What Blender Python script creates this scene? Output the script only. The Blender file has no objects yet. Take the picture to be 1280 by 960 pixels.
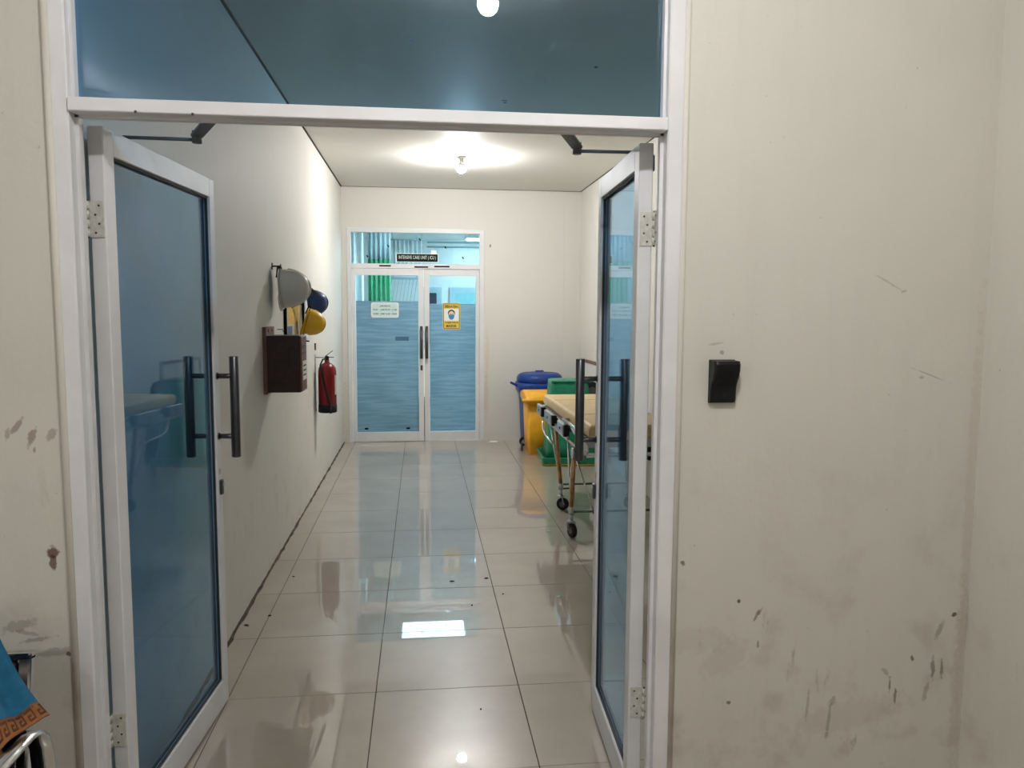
import bpy, bmesh, math, random
from mathutils import Vector, Matrix
random.seed(7)
S = bpy.context.scene
COL = S.collection
R = math.radians

# ------------------------------------------------------------------ camera
cam_d = bpy.data.cameras.new('camera'); cam = bpy.data.objects.new('camera', cam_d); COL.objects.link(cam)
cam_d.sensor_fit = 'HORIZONTAL'; cam_d.sensor_width = 36.0; cam_d.lens = 972.13 * 36 / 1280
cam_d.clip_start = 0.02
yaw, pit, rol = 0.116733, 0.0938235, 0.0054228
fw = Vector((math.sin(yaw) * math.cos(pit), math.cos(yaw) * math.cos(pit), -math.sin(pit)))
rt = Vector((math.cos(yaw), -math.sin(yaw), 0)); up = rt.cross(fw)
r2 = rt * math.cos(rol) + up * math.sin(rol); u2 = up * math.cos(rol) - rt * math.sin(rol)
cam.matrix_world = Matrix(((r2.x, u2.x, -fw.x, 0), (r2.y, u2.y, -fw.y, 0), (r2.z, u2.z, -fw.z, 1.5914), (0, 0, 0, 1)))
S.camera = cam
# ------------------------------------------------------------------ world and exposure
w = bpy.data.worlds.new('world'); S.world = w; w.use_nodes = True
w.node_tree.nodes['Background'].inputs[0].default_value = (.6, .65, .7, 1)
w.node_tree.nodes['Background'].inputs[1].default_value = 0.02
vs = S.view_settings
vs.view_transform = 'Standard'; vs.look = 'None'; vs.gamma = 1.0; vs.use_curve_mapping = False
vs.exposure = 0.60
BULB = 1000.0          # radiance of the corridor bulb
BULB_ROOM = 545.0     # radiance of the waiting room bulb
ICU_PANEL = 33.0      # radiance of the light panels of the ward


# ------------------------------------------------------------------ materials
class NT:
    def __init__(s, name):
        s.m = bpy.data.materials.new(name); s.m.use_nodes = True
        s.t = s.m.node_tree; s.t.nodes.clear()
        s.out = s.n('ShaderNodeOutputMaterial')

    def n(s, typ, **kw):
        nd = s.t.nodes.new(typ)
        for k, v in kw.items(): setattr(nd, k, v)
        return nd

    def l(s, a, b): s.t.links.new(a, b)

    def val(s, sock, v):
        if isinstance(v, bpy.types.NodeSocket): s.l(v, sock)
        else: sock.default_value = v

    def math(s, op, a, b=0.0, clamp=False):
        nd = s.n('ShaderNodeMath', operation=op, use_clamp=clamp); s.val(nd.inputs[0], a); s.val(nd.inputs[1], b)
        return nd.outputs[0]

    def mix(s, f, a, b):
        nd = s.n('ShaderNodeMix', data_type='RGBA'); s.val(nd.inputs[0], f); s.val(nd.inputs[6], a); s.val(nd.inputs[7], b)
        return nd.outputs[2]

    def pos(s): return s.n('ShaderNodeNewGeometry').outputs['Position']
    def obj(s): return s.n('ShaderNodeTexCoord').outputs['Object']

    def noise(s, vec, scale, detail=4, rough=.55, stretch=None):
        if stretch:
            mp = s.n('ShaderNodeMapping'); s.l(vec, mp.inputs[0]); mp.inputs['Scale'].default_value = stretch; vec = mp.outputs[0]
        nd = s.n('ShaderNodeTexNoise'); s.l(vec, nd.inputs['Vector'])
        nd.inputs['Scale'].default_value = scale; nd.inputs['Detail'].default_value = detail; nd.inputs['Roughness'].default_value = rough
        return nd.outputs['Fac']

    def ramp(s, f, a, b, lo=0.0, hi=1.0):
        nd = s.n('ShaderNodeMapRange', interpolation_type='SMOOTHSTEP'); s.val(nd.inputs[0], f)
        nd.inputs[1].default_value = a; nd.inputs[2].default_value = b; nd.inputs[3].default_value = lo; nd.inputs[4].default_value = hi
        return nd.outputs[0]

    def bsdf(s, col, rough=.5, metal=0.0, bump=None, bs=.2, bd=.01, **kw):
        p = s.n('ShaderNodeBsdfPrincipled')
        s.val(p.inputs['Base Color'], col if isinstance(col, bpy.types.NodeSocket) else (*col, 1))
        s.val(p.inputs['Roughness'], rough); p.inputs['Metallic'].default_value = metal
        for k, v in kw.items(): s.val(p.inputs[k.replace('_', ' ')], v)
        if bump is not None:
            b = s.n('ShaderNodeBump'); b.inputs['Strength'].default_value = bs; b.inputs['Distance'].default_value = bd
            s.l(bump, b.inputs['Height']); s.l(b.outputs[0], p.inputs['Normal'])
        s.l(p.outputs[0], s.out.inputs[0])
        return p


def c4(c): return (*c, 1)


def hexc(r, g, b):
    f = lambda v: (v / 255 / 12.92) if v / 255 <= .04045 else ((v / 255 + .055) / 1.055) ** 2.4
    return (f(r), f(g), f(b))


M = {}


def simple(name, col, rough=.5, metal=0.0, var=.08, scale=14, **kw):
    t = NT(name)
    nz = t.noise(t.obj(), scale, 3)
    c = t.mix(t.ramp(nz, .3, .7), c4([x * (1 - var) for x in col]), c4([min(1, x * (1 + var)) for x in col]))
    t.bsdf(c, rough, metal, **kw)
    M[name] = t.m
    return t.m


def wall_paint(name, base, stain, amt=.5, marks=()):
    """old emulsion paint: patchy tone, vertical brush, scuffs that get denser low on the wall, separate stains"""
    t = NT(name); P = t.pos()
    big = t.noise(P, 1.6, 5, .6); mid = t.noise(P, 6, 5, .62); brush = t.noise(P, 5, 4, .6, (3.5, 3.5, .35))
    sp = t.noise(P, 42, 3, .6); scr = t.noise(P, 9, 5, .7, (2.2, 2.2, .55))
    sep = t.n('ShaderNodeSeparateXYZ'); t.l(P, sep.inputs[0])
    low = t.ramp(sep.outputs[2], 1.5, .2)
    c = t.mix(t.math('MULTIPLY', t.ramp(big, .38, .68), .35 * amt), c4(base), c4([b * .86 for b in base]))
    c = t.mix(t.math('MULTIPLY', t.ramp(brush, .42, .8), .26 * amt), c, c4([b * .84 for b in base]))
    c = t.mix(t.math('MULTIPLY', t.math('MULTIPLY', t.ramp(mid, .5, .72), low), .5 * amt), c, c4(stain))
    c = t.mix(t.math('MULTIPLY', t.math('MULTIPLY', t.ramp(scr, .62, .74), low), .75 * amt), c, c4([x * .62 for x in stain]))
    c = t.mix(t.math('MULTIPLY', t.ramp(sp, .73, .78), .45 * amt), c, c4([x * .45 for x in stain]))
    for (mx, mz, ra, rb, ang, k, mc) in marks:      # stains and scratches, each with its own outline
        dx = t.math('SUBTRACT', sep.outputs[0], mx); dz = t.math('SUBTRACT', sep.outputs[2], mz)
        ca, sa = math.cos(R(ang)), math.sin(R(ang))
        a = t.math('ADD', t.math('MULTIPLY', dx, ca / ra), t.math('MULTIPLY', dz, sa / ra))
        b = t.math('ADD', t.math('MULTIPLY', dx, -sa / rb), t.math('MULTIPLY', dz, ca / rb))
        d = t.math('SQRT', t.math('ADD', t.math('MULTIPLY', a, a), t.math('MULTIPLY', b, b)))
        d = t.math('ADD', d, t.math('MULTIPLY', t.math('SUBTRACT', t.noise(P, 55, 4, .7), .5), 2.2))
        c = t.mix(t.math('MULTIPLY', t.ramp(d, 1.0, .55), k), c, c4(mc))
    h = t.math('ADD', t.noise(P, 30, 4, .6), t.math('MULTIPLY', big, 1.5))
    t.bsdf(c, .62, 0, bump=h, bs=.10, bd=.012, Specular_IOR_Level=.35)
    M[name] = t.m


CREAM = (.69, .672, .605)
DK = (.10, .075, .055); RUST = (.16, .055, .03); GR = (.27, .245, .20)
wall_paint('wall_old', CREAM, (.36, .32, .25), .8, [
    (-1.015, 1.255, .035, .010, 70, .55, RUST), (-1.05, 1.285, .03, .008, 55, .5, RUST), (-1.075, 1.265, .02, .008, 80, .4, RUST),
    (-.965, 1.262, .025, .012, 60, .4, RUST), (-1.01, 1.22, .012, .005, 85, .5, RUST),
    (-.98, .945, .018, .020, 0, .85, (.10, .025, .015)), (-.978, .915, .010, .022, 0, .8, (.09, .022, .014)),
    (-1.03, .705, .05, .007, 8, .4, DK), (-1.055, .725, .04, .006, -12, .35, DK), (-.99, .668, .05, .012, 5, .45, GR),
    (-1.075, .745, .055, .018, 15, .5, GR), (-.95, .66, .008, .008, 0, .9, DK),
    (.759, .856, .008, .012, 25, .75, DK), (.993, .69, .028, .006, 65, .7, (.2, .12, .09)), (1.003, .70, .022, .005, 60, .6, (.2, .12, .09)),
    (.935, .735, .006, .008, 0, .9, DK), (1.00, .60, .005, .014, 0, .6, DK), (1.165, .40, .006, .055, -4, .45, GR), (1.235, .345, .007, .07, -5, .6, GR),
    (1.245, .41, .02, .012, 50, .5, GR), (.915, .42, .008, .006, 0, .8, DK), (1.43, .45, .006, .03, 0, .7, DK), (1.45, .41, .005, .035, 0, .7, DK),
    (1.415, .49, .02, .008, -50, .5, GR), (1.50, .53, .006, .012, 20, .8, DK), (1.585, .62, .012, .035, -20, .6, GR), (1.57, .50, .008, .04, 3, .6, DK),
    (1.60, .49, .006, .035, 2, .6, DK), (1.55, .42, .010, .04, -8, .5, GR), (1.63, .665, .010, .008, 30, .9, DK),
    (1.36, 1.68, .05, .004, -28, .35, GR), (1.41, 1.655, .012, .005, 20, .5, GR), (1.50, 1.41, .075, .003, -20, .45, GR), (1.48, 1.40, .010, .005, 0, .5, GR),
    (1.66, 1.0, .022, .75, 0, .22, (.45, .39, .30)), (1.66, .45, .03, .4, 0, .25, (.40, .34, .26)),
    (.90, .56, .10, .06, 30, .16, (.36, .33, .27)), (.82, .62, .12, .05, 0, .16, (.40, .37, .30)), (1.30, .36, .22, .06, 10, .18, (.38, .33, .26)),
    (.84, 1.50, .03, .004, 10, .4, GR), (.86, 1.475, .006, .006, 0, .5, DK)])
wall_paint('wall_side', CREAM, (.40, .36, .28), .6)
wall_paint('wall_hall', (.73, .712, .65), (.50, .45, .36), .5)
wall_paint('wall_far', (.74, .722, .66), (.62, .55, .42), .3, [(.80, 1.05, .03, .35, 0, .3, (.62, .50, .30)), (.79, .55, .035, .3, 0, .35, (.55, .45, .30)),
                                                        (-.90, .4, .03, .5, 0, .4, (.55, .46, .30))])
wall_paint('ceiling_paint', (.72, .70, .64), (.55, .5, .42), .25)
simple('ward_paint', (.80, .84, .84), .6, var=.03, scale=2)
simple('alu', (.80, .80, .815), .46, var=.05, scale=5)
simple('alu_far', (.76, .75, .75), .42, var=.03, scale=5)
simple('gasket', (.03, .035, .04), .5)
simple('dark_steel', (.12, .12, .125), .32, .85)
simple('closer_grey', (.13, .135, .14), .45, .3)
simple('hinge_paint', (.66, .65, .60), .4, .1, var=.12, scale=60)
simple('screw_dark', (.08, .07, .06), .5, .4)
simple('chrome', (.72, .73, .74), .14, 1.0)
simple('satin_metal', (.50, .52, .54), .32, .8)
simple('copper_tube', (.46, .25, .12), .30, .75, var=.3, scale=18)
simple('black_rubber', (.010, .010, .012), .6, Specular_IOR_Level=.3)
simple('black_plastic', (.006, .006, .008), .38, Specular_IOR_Level=.3)
simple('vinyl_cream', (.62, .46, .23), .45, var=.07, scale=9)
simple('bin_blue', (.010, .045, .25), .36, var=.1, Specular_IOR_Level=.35)
simple('bin_yellow', (.90, .42, .010), .40, var=.06)
simple('bin_green', (.006, .20, .105), .36, var=.12)
simple('bin_rim_olive', (.32, .30, .06), .5, var=.2)
simple('ext_red', (.22, .006, .013), .25, var=.08)
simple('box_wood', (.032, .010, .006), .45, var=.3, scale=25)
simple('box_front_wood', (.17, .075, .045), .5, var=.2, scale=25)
simple('helmet_white', (.62, .60, .55), .38, var=.03)
simple('helmet_blue', (.012, .045, .17), .3, var=.05)
simple('helmet_yellow', (.75, .45, .012), .35, var=.05)
simple('paper', (.78, .77, .72), .7, var=.03)
simple('paper_cream', (.66, .55, .38), .6, var=.05)
simple('print_yellow', (.75, .50, .10), .6, var=.15, scale=60)
simple('print_blue', (.08, .17, .30), .6)
simple('print_dark', (.03, .03, .03), .6)
simple('label_green_pale', (.62, .78, .75), .5, var=.03)
simple('sign_black', (.006, .014, .009), .6, Specular_IOR_Level=.1)
simple('sign_white', (.85, .86, .82), .5, var=.02)
simple('sign_yellow', (.82, .58, .07), .5, var=.05)
simple('mask_blue', (.05, .24, .50), .5)
simple('skin_print', (.80, .62, .40), .6)
simple('sticker_blue', (.07, .16, .24), .5)
simple('tape_black', (.005, .006, .006), .7, Specular_IOR_Level=.1)
simple('grout', (.07, .055, .042), .9, var=.2)
simple('dirt', (.085, .068, .05), .9, var=.5, scale=40)
simple('gap_shade', (.05, .045, .04), .9)  # dark colour imitating the shade inside the ceiling joints
simple('cloth_blue', (.004, .115, .23), .8, var=.12, scale=30)
simple('trim_orange', (.30, .11, .026), .65, var=.15, scale=40)
simple('trim_brown', (.10, .028, .012), .7)
simple('curtain_white', (.86, .90, .90), .8, var=.03)
simple('curtain_green', (.09, .40, .20), .8, var=.1)
simple('mesh_grey', (.62, .70, .72), .8, var=.05)
simple('frame_blue_white', (.46, .62, .70), .5, var=.02)
simple('pane_cyan', (.30, .62, .66), .3, var=.05)
simple('navy_plastic', (.012, .03, .06), .5)
simple('slat_grey', (.27, .33, .42), .6, var=.1)
simple('socket_white', (.75, .74, .70), .4)
simple('board_brown', (.20, .12, .07), .55, var=.2)
simple('board_white', (.78, .77, .73), .5, var=.03)
simple('scrap_dark', (.03, .028, .025), .8)
simple('glint_mint', (.70, .95, .88), .4)  # pale colour imitating bright reflections on the floor
simple('extinguisher_label', (.5, .45, .4), .5, var=.2)

t = NT('purple_pattern')
v = t.n('ShaderNodeTexVoronoi'); t.l(t.obj(), v.inputs['Vector']); v.inputs['Scale'].default_value = 28; v.feature = 'DISTANCE_TO_EDGE'
c = t.mix(t.ramp(v.outputs['Distance'], .02, .09), c4((.35, .22, .42)), c4((.07, .012, .13)))
t.bsdf(c, .8); M['purple_pattern'] = t.m

t = NT('tile')                                        # polished porcelain: soft body under a clear glaze
P = t.pos(); oi = t.n('ShaderNodeObjectInfo').outputs['Random']
n1 = t.noise(P, 2.2, 5, .6); n2 = t.noise(P, 25, 4, .6)
c = t.mix(t.ramp(n1, .35, .7), c4((.40, .345, .28)), c4((.46, .40, .33)))
c = t.mix(t.math('MULTIPLY', t.ramp(n2, .5, .75), .12), c, c4((.32, .27, .21)))
c = t.mix(t.math('MULTIPLY', oi, .12), c, c4((.36, .31, .25)))
t.bsdf(c, .30, 0, Specular_IOR_Level=.45, Coat_Weight=1.0, Coat_Roughness=.008, Coat_IOR=1.55)
M['tile'] = t.m


def glass(name, tint, refl=1.0, smear=.0):
    t = NT(name)
    tr = t.n('ShaderNodeBsdfTransparent'); tr.inputs[0].default_value = c4([math.sqrt(x) for x in tint])
    gl = t.n('ShaderNodeBsdfGlossy'); gl.inputs['Roughness'].default_value = 0.012; gl.inputs[0].default_value = (.9, .95, 1, 1)
    lw = t.n('ShaderNodeLayerWeight'); lw.inputs[0].default_value = .5      # Schlick reflectance of a thin pane
    fr = t.math('ADD', t.math('MULTIPLY', t.math('POWER', lw.outputs['Facing'], 5.0), .96), .04)
    mx = t.n('ShaderNodeMixShader'); t.l(t.math('MULTIPLY', fr, refl), mx.inputs[0])
    t.l(tr.outputs[0], mx.inputs[1]); t.l(gl.outputs[0], mx.inputs[2])
    last = mx
    if smear:                                          # wiped-on dust and finger marks
        df = t.n('ShaderNodeBsdfDiffuse'); df.inputs[0].default_value = (.36, .50, .58, 1)
        P = t.pos(); s1 = t.ramp(t.noise(P, 3.2, 5, .65), .42, .75); s2 = t.ramp(t.noise(P, 24, 4, .7), .55, .72)
        m2 = t.n('ShaderNodeMixShader'); t.l(t.math('MULTIPLY', t.math('ADD', t.math('MULTIPLY', s1, .7), s2), smear), m2.inputs[0])
        t.l(mx.outputs[0], m2.inputs[1]); t.l(df.outputs[0], m2.inputs[2]); last = m2
    t.l(last.outputs[0], t.out.inputs[0]); M[name] = t.m


glass('glass_blue', (.30, .53, .75), .8, .042)
glass('glass_far', (.50, .78, .90), .8)
t = NT('frost_film')                                  # streaky frosted film
P = t.pos()
st = t.noise(P, 4, 5, .6, (.6, 1, 9)); big = t.noise(P, 3, 3)
c = t.mix(t.ramp(t.math('ADD', t.math('MULTIPLY', st, .75), t.math('MULTIPLY', big, .25)), .38, .64), c4((.30, .47, .57)), c4((.45, .62, .70)))
df = t.n('ShaderNodeBsdfPrincipled'); t.l(c, df.inputs['Base Color']); df.inputs['Roughness'].default_value = .35
tl = t.n('ShaderNodeBsdfTranslucent'); t.l(c, tl.inputs[0])
tp = t.n('ShaderNodeBsdfTransparent'); tp.inputs[0].default_value = (.55, .72, .80, 1)
a = t.n('ShaderNodeMixShader'); a.inputs[0].default_value = .50; t.l(df.outputs[0], a.inputs[1]); t.l(tl.outputs[0], a.inputs[2])
b = t.n('ShaderNodeMixShader'); b.inputs[0].default_value = .16; t.l(a.outputs[0], b.inputs[1]); t.l(tp.outputs[0], b.inputs[2])
t.l(b.outputs[0], t.out.inputs[0]); M['frost_film'] = t.m


def emit(name, col, k):
    t = NT(name); e = t.n('ShaderNodeEmission'); e.inputs[0].default_value = c4(col); e.inputs[1].default_value = k
    t.l(e.outputs[0], t.out.inputs[0]); M[name] = t.m


emit('bulb_glow', (1, .985, .985), BULB)
emit('bulb_glow_room', (1, .98, .98), BULB_ROOM)
emit('panel_glow', (.92, .98, 1), ICU_PANEL)
emit('panel_fill', (.92, .98, 1), ICU_PANEL * .30)  # weaker glow for the added fill panel near the far door


# ------------------------------------------------------------------ mesh helpers
class MB:
    """collects shapes; build() links them as ONE mesh object"""
    def __init__(s): s.bm = bmesh.new()

    def box(s, x0, x1, y0, y1, z0, z1, bev=0.0, seg=1, mat=None):
        vs_ = [s.bm.verts.new((x, y, z)) for x in (x0, x1) for y in (y0, y1) for z in (z0, z1)]
        fs = [s.bm.faces.new([vs_[i] for i in q]) for q in ((0, 1, 3, 2), (4, 6, 7, 5), (0, 4, 5, 1), (2, 3, 7, 6), (0, 2, 6, 4), (1, 5, 7, 3))]
        if mat: bmesh.ops.transform(s.bm, matrix=mat, verts=vs_)
        if bev > 0:
            es = list({e for f in fs for e in f.edges})
            bmesh.ops.bevel(s.bm, geom=es, offset=bev, segments=seg, affect='EDGES', profile=.5)
        return s

    def bar(s, a, b, wx, wy, bev=0.0, upv=(0, 0, 1)):
        a, b = Vector(a), Vector(b); d = b - a; L = d.length; z = d.normalized()
        x = Vector(upv).cross(z)
        if x.length < 1e-4: x = Vector((1, 0, 0)).cross(z)
        x.normalize(); y = z.cross(x)
        m = Matrix(((x.x, y.x, z.x, a.x), (x.y, y.y, z.y, a.y), (x.z, y.z, z.z, a.z), (0, 0, 0, 1)))
        return s.box(-wx / 2, wx / 2, -wy / 2, wy / 2, 0, L, bev, 1, m)

    def tube(s, pts, r, seg=10, cap=True):
        pts = [Vector(p) for p in pts]; rs = r if isinstance(r, (list, tuple)) else [r] * len(pts)
        rings = []; prev = None
        for i, p in enumerate(pts):
            d = (pts[min(i + 1, len(pts) - 1)] - pts[max(i - 1, 0)]).normalized()
            if prev is None:
                x = d.orthogonal().normalized()
            else:
                x = prev - d * prev.dot(d)
                x = x.normalized() if x.length > 1e-5 else d.orthogonal().normalized()
            prev = x; y = d.cross(x)
            rings.append([s.bm.verts.new(p + (x * math.cos(2 * math.pi * k / seg) + y * math.sin(2 * math.pi * k / seg)) * rs[i]) for k in range(seg)])
        for a, b in zip(rings, rings[1:]):
            for k in range(seg): s.bm.faces.new((a[k], a[(k + 1) % seg], b[(k + 1) % seg], b[k])).smooth = True
        if cap:
            s.bm.faces.new(list(reversed(rings[0]))); s.bm.faces.new(rings[-1])
        return s

    def lathe(s, prof, seg=24, mat=None, sx=1.0, sy=1.0, cap=True):
        """prof: (radius, z) list about local z"""
        rings = []; nv = []
        for (r, z) in prof:
            ring = [s.bm.verts.new((r * sx * math.cos(2 * math.pi * k / seg), r * sy * math.sin(2 * math.pi * k / seg), z)) for k in range(seg)]
            rings.append(ring); nv += ring
        for a, b in zip(rings, rings[1:]):
            for k in range(seg): s.bm.faces.new((a[k], a[(k + 1) % seg], b[(k + 1) % seg], b[k])).smooth = True
        if cap:
            s.bm.faces.new(list(reversed(rings[0]))); s.bm.faces.new(rings[-1])
        if mat: bmesh.ops.transform(s.bm, matrix=mat, verts=nv)
        return s

    def loft(s, sections, smooth=False, cap=True):
        """sections: list of closed vertex loops of the same length"""
        rings = [[s.bm.verts.new(p) for p in sec] for sec in sections]; n = len(rings[0])
        for a, b in zip(rings, rings[1:]):
            for k in range(n): s.bm.faces.new((a[k], a[(k + 1) % n], b[(k + 1) % n], b[k])).smooth = smooth
        if cap:
            s.bm.faces.new(list(reversed(rings[0]))); s.bm.faces.new(rings[-1])
        return s

    def grid(s, rows, smooth=True):
        vv = [[s.bm.verts.new(p) for p in row] for row in rows]
        for a, b in zip(vv, vv[1:]):
            for k in range(len(a) - 1): s.bm.faces.new((a[k], a[k + 1], b[k + 1], b[k])).smooth = smooth
        return s

    def prism(s, poly, y0, y1):
        """poly in (x, z), extruded along y"""
        return s.loft([[(x, y0, z) for x, z in poly], [(x, y1, z) for x, z in poly]])

    def mesh(s, name, mat):
        bmesh.ops.recalc_face_normals(s.bm, faces=s.bm.faces)
        me = bpy.data.meshes.new(name); s.bm.to_mesh(me); s.bm.free()
        me.materials.append(M[mat]); return me

    def build(s, name, mat, parent=None, loc=None):
        o = bpy.data.objects.new(name, s.mesh(name, mat)); COL.objects.link(o)
        if loc: o.location = loc
        if parent is not None: o.parent = parent
        return o


def tag(o, label, cat, group=None):
    o['label'] = label; o['category'] = cat
    if group: o['group'] = group
    return o


def struct(o, label=None):
    o['kind'] = 'structure'
    if label: o['label'] = label
    return o


def empty(name, loc=(0, 0, 0), rz=0.0):
    o = bpy.data.objects.new(name, None); COL.objects.link(o); o.location = loc; o.rotation_euler = (0, 0, rz)
    o.empty_display_size = .05
    return o


def thing(name, label, cat, loc=(0, 0, 0), rz=0.0, group=None):
    return tag(empty(name, loc, rz), label, cat, group)


def part(name, mat, parent, *boxes, bev=0.0):
    m = MB()
    for b in boxes: m.box(*b, bev)
    return m.build(name, mat, parent)


def solidify(o, th, off=0.0):
    md = o.modifiers.new('thickness', 'SOLIDIFY'); md.thickness = th; md.offset = off


def text_part(body, name, mat, parent, x0, x1, z0, z1, y, bold=0.0):
    """lettering in the xz plane facing -y, fitted into the box"""
    cu = bpy.data.curves.new(name, 'FONT'); cu.body = body; cu.extrude = .0; cu.offset = bold; cu.resolution_u = 2
    ob = bpy.data.objects.new(name, cu); COL.objects.link(ob)
    dg = bpy.context.evaluated_depsgraph_get()
    me = bpy.data.meshes.new_from_object(ob.evaluated_get(dg)); bpy.data.objects.remove(ob)
    xs = [v.co.x for v in me.vertices]; ys = [v.co.y for v in me.vertices]
    ax, bx, ay, by = min(xs), max(xs), min(ys), max(ys)
    for v in me.vertices:
        v.co = (x0 + (v.co.x - ax) / (bx - ax) * (x1 - x0), y, z0 + (v.co.y - ay) / (by - ay) * (z1 - z0))
    me.materials.clear(); me.materials.append(M[mat]); me.name = name
    o = bpy.data.objects.new(name, me); COL.objects.link(o); o.parent = parent
    return o


def rrect(x0, x1, y0, y1, r, z, n=4):
    pts = []
    for cx, cy, a0 in ((x1 - r, y1 - r, 0), (x0 + r, y1 - r, 90), (x0 + r, y0 + r, 180), (x1 - r, y0 + r, 270)):
        for k in range(n + 1):
            a = R(a0 + 90 * k / n); pts.append((cx + r * math.cos(a), cy + r * math.sin(a), z))
    return pts


# ================================================================== THE SETTING
ZC = 3.035                       # ceiling height
XL, XR = -.925, 1.94             # corridor walls
YD = 2.15                        # waiting-room face of the door wall
YF = 9.45                        # corridor face of the far wall
struct(MB().box(-3.3, -.925, YD, 2.25, 0, ZC).box(.727, 2.06, YD, 2.25, 0, ZC).box(-.925, .727, YD, 2.25, 2.985, ZC).build('wall_front', 'wall_old'))
struct(MB().box(1.675, 1.80, -3.2, YD, 0, ZC).build('wall_right', 'wall_side'))
struct(MB().box(-3.42, -3.3, -3.2, 2.25, 0, ZC).build('wall_left', 'wall_side'))
struct(MB().box(-3.42, 1.80, -3.32, -3.2, 0, ZC).build('wall_rear', 'wall_side'))
struct(MB().box(XL - .12, XL, 2.25, 9.57, 0, ZC).build('wall_corridor_left', 'wall_hall'))
struct(MB().box(XR, XR + .12, 2.25, 9.57, 0, ZC).build('wall_corridor_right', 'wall_hall'))
struct(MB().box(XL, -.865, YF, 9.57, 0, ZC).box(.765, XR, YF, 9.57, 0, ZC).box(-.865, .765, YF, 9.57, 2.555, ZC)
       .box(1.74, XR, YF - .012, YF, 0, ZC - .025).build('wall_back', 'wall_far'))
struct(MB().box(-3.42, 2.06, -3.32, 9.57, ZC, ZC + .1).build('ceiling', 'ceiling_paint'))
struct(MB().box(XL, XL + .014, 2.25, YF, ZC - .006, ZC).build('shade_strip_1', 'gap_shade'), 'dark strip painting the shade of the open joint between ceiling and corridor wall')  # solid dark strip in place of a narrow shaded gap
struct(MB().box(XR - .010, XR, 2.25, YF, ZC - .005, ZC).box(XL, XR, YF - .008, YF, ZC - .004, ZC).build('shade_strip_2', 'gap_shade'))  # gap shade put into dark strips along the other ceiling edges
# grime line at the foot of the corridor wall
m = MB(); rows = []
for k in range(121):
    y = 2.26 + (YF - 2.26) * k / 120; wdt = .007 + .011 * random.random() ** 2
    rows.append([(XL, y, .008 + .010 * random.random()), (XL + wdt * .5, y, .005), (XL + wdt, y, .0004)])
m.grid(rows, False)
struct(m.build('baseboard_left', 'dirt'), 'dark grimy joint along the foot of the wall')

# floor: slab of dark joint mortar, every tile a piece of its own
fl = struct(MB().box(-3.42, 2.06, -3.32, 9.57, -.10, -.0035).build('floor', 'grout'))
TX, TY, TS, G = -.79506, 8.5635, .6, .0016
proto = None


def tile(x0, x1, y0, y1):
    global proto
    full = abs(x1 - x0 - TS) < 1e-6 and abs(y1 - y0 - TS) < 1e-6
    if full and proto is not None: me = proto
    else:
        a, b = (x1 - x0) / 2 - G, (y1 - y0) / 2 - G
        me = MB().loft([rrect(-a, a, -b, b, .002, -.006, 1), rrect(-a, a, -b, b, .002, -.0012, 1), rrect(-a + .0012, a - .0012, -b + .0012, b - .0012, .002, 0, 1)]).mesh('tile', 'tile')
        if full: proto = me
    o = bpy.data.objects.new('tile', me); COL.objects.link(o); o.location = ((x0 + x1) / 2, (y0 + y1) / 2, 0); o.parent = fl


def tiles(xa, xb, ya, yb):
    i0, i1 = math.floor((xa - TX) / TS), math.ceil((xb - TX) / TS); j0, j1 = math.floor((ya - TY) / TS), math.ceil((yb - TY) / TS)
    for i in range(i0, i1):
        for j in range(j0, j1):
            x0, x1 = max(xa, TX + i * TS), min(xb, TX + (i + 1) * TS); y0, y1 = max(ya, TY + j * TS), min(yb, TY + (j + 1) * TS)
            if x1 - x0 > .02 and y1 - y0 > .02:
                if abs(x1 - x0 - TS) < 1e-6: x1 = x0 + TS
                tile(x0, x1, y0, y1)


tiles(XL, XR, 2.1635, 9.55)
tiles(-3.3, 1.675, -.2365, 2.1635)
struct(MB().box(-3.3, 1.675, -3.2, -.2365, -.004, -.0005).build('floor_rear', 'tile'))

# ------------------------------------------------------------------ near door frame
JL, JR = -.885, .682             # clear opening
JB = 2.235                       # back of the frame
fr = struct(empty('trim_3', (0, 0, 0)), 'white aluminium door frame with a fixed light above')
part('jamb', 'alu', fr, (-.926, JL, YD - .006, JB, 0, 2.985), bev=.004)
part('jamb', 'alu', fr, (JR, .728, YD - .006, JB, 0, 2.985), bev=.004)
part('header', 'alu', fr, (JL, JR, YD - .006, JB, 2.945, 2.985), bev=.003)
part('transom_bar', 'alu', fr, (JL - .0, JR + .0, YD - .012, JB, 2.090, 2.1245), bev=.0025)
part('door_stop', 'alu', fr, (JL, JL + .010, YD + .03, YD + .05, 0, 2.09), (JR - .010, JR, YD + .03, YD + .05, 0, 2.09), (JL, JR, YD + .03, YD + .05, 2.083, 2.09))
part('glazing_bead', 'alu', fr, (JL, JL + .008, YD + .02, YD + .043, 2.1245, 2.945), (JR - .008, JR, YD + .02, YD + .043, 2.1245, 2.945))
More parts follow.
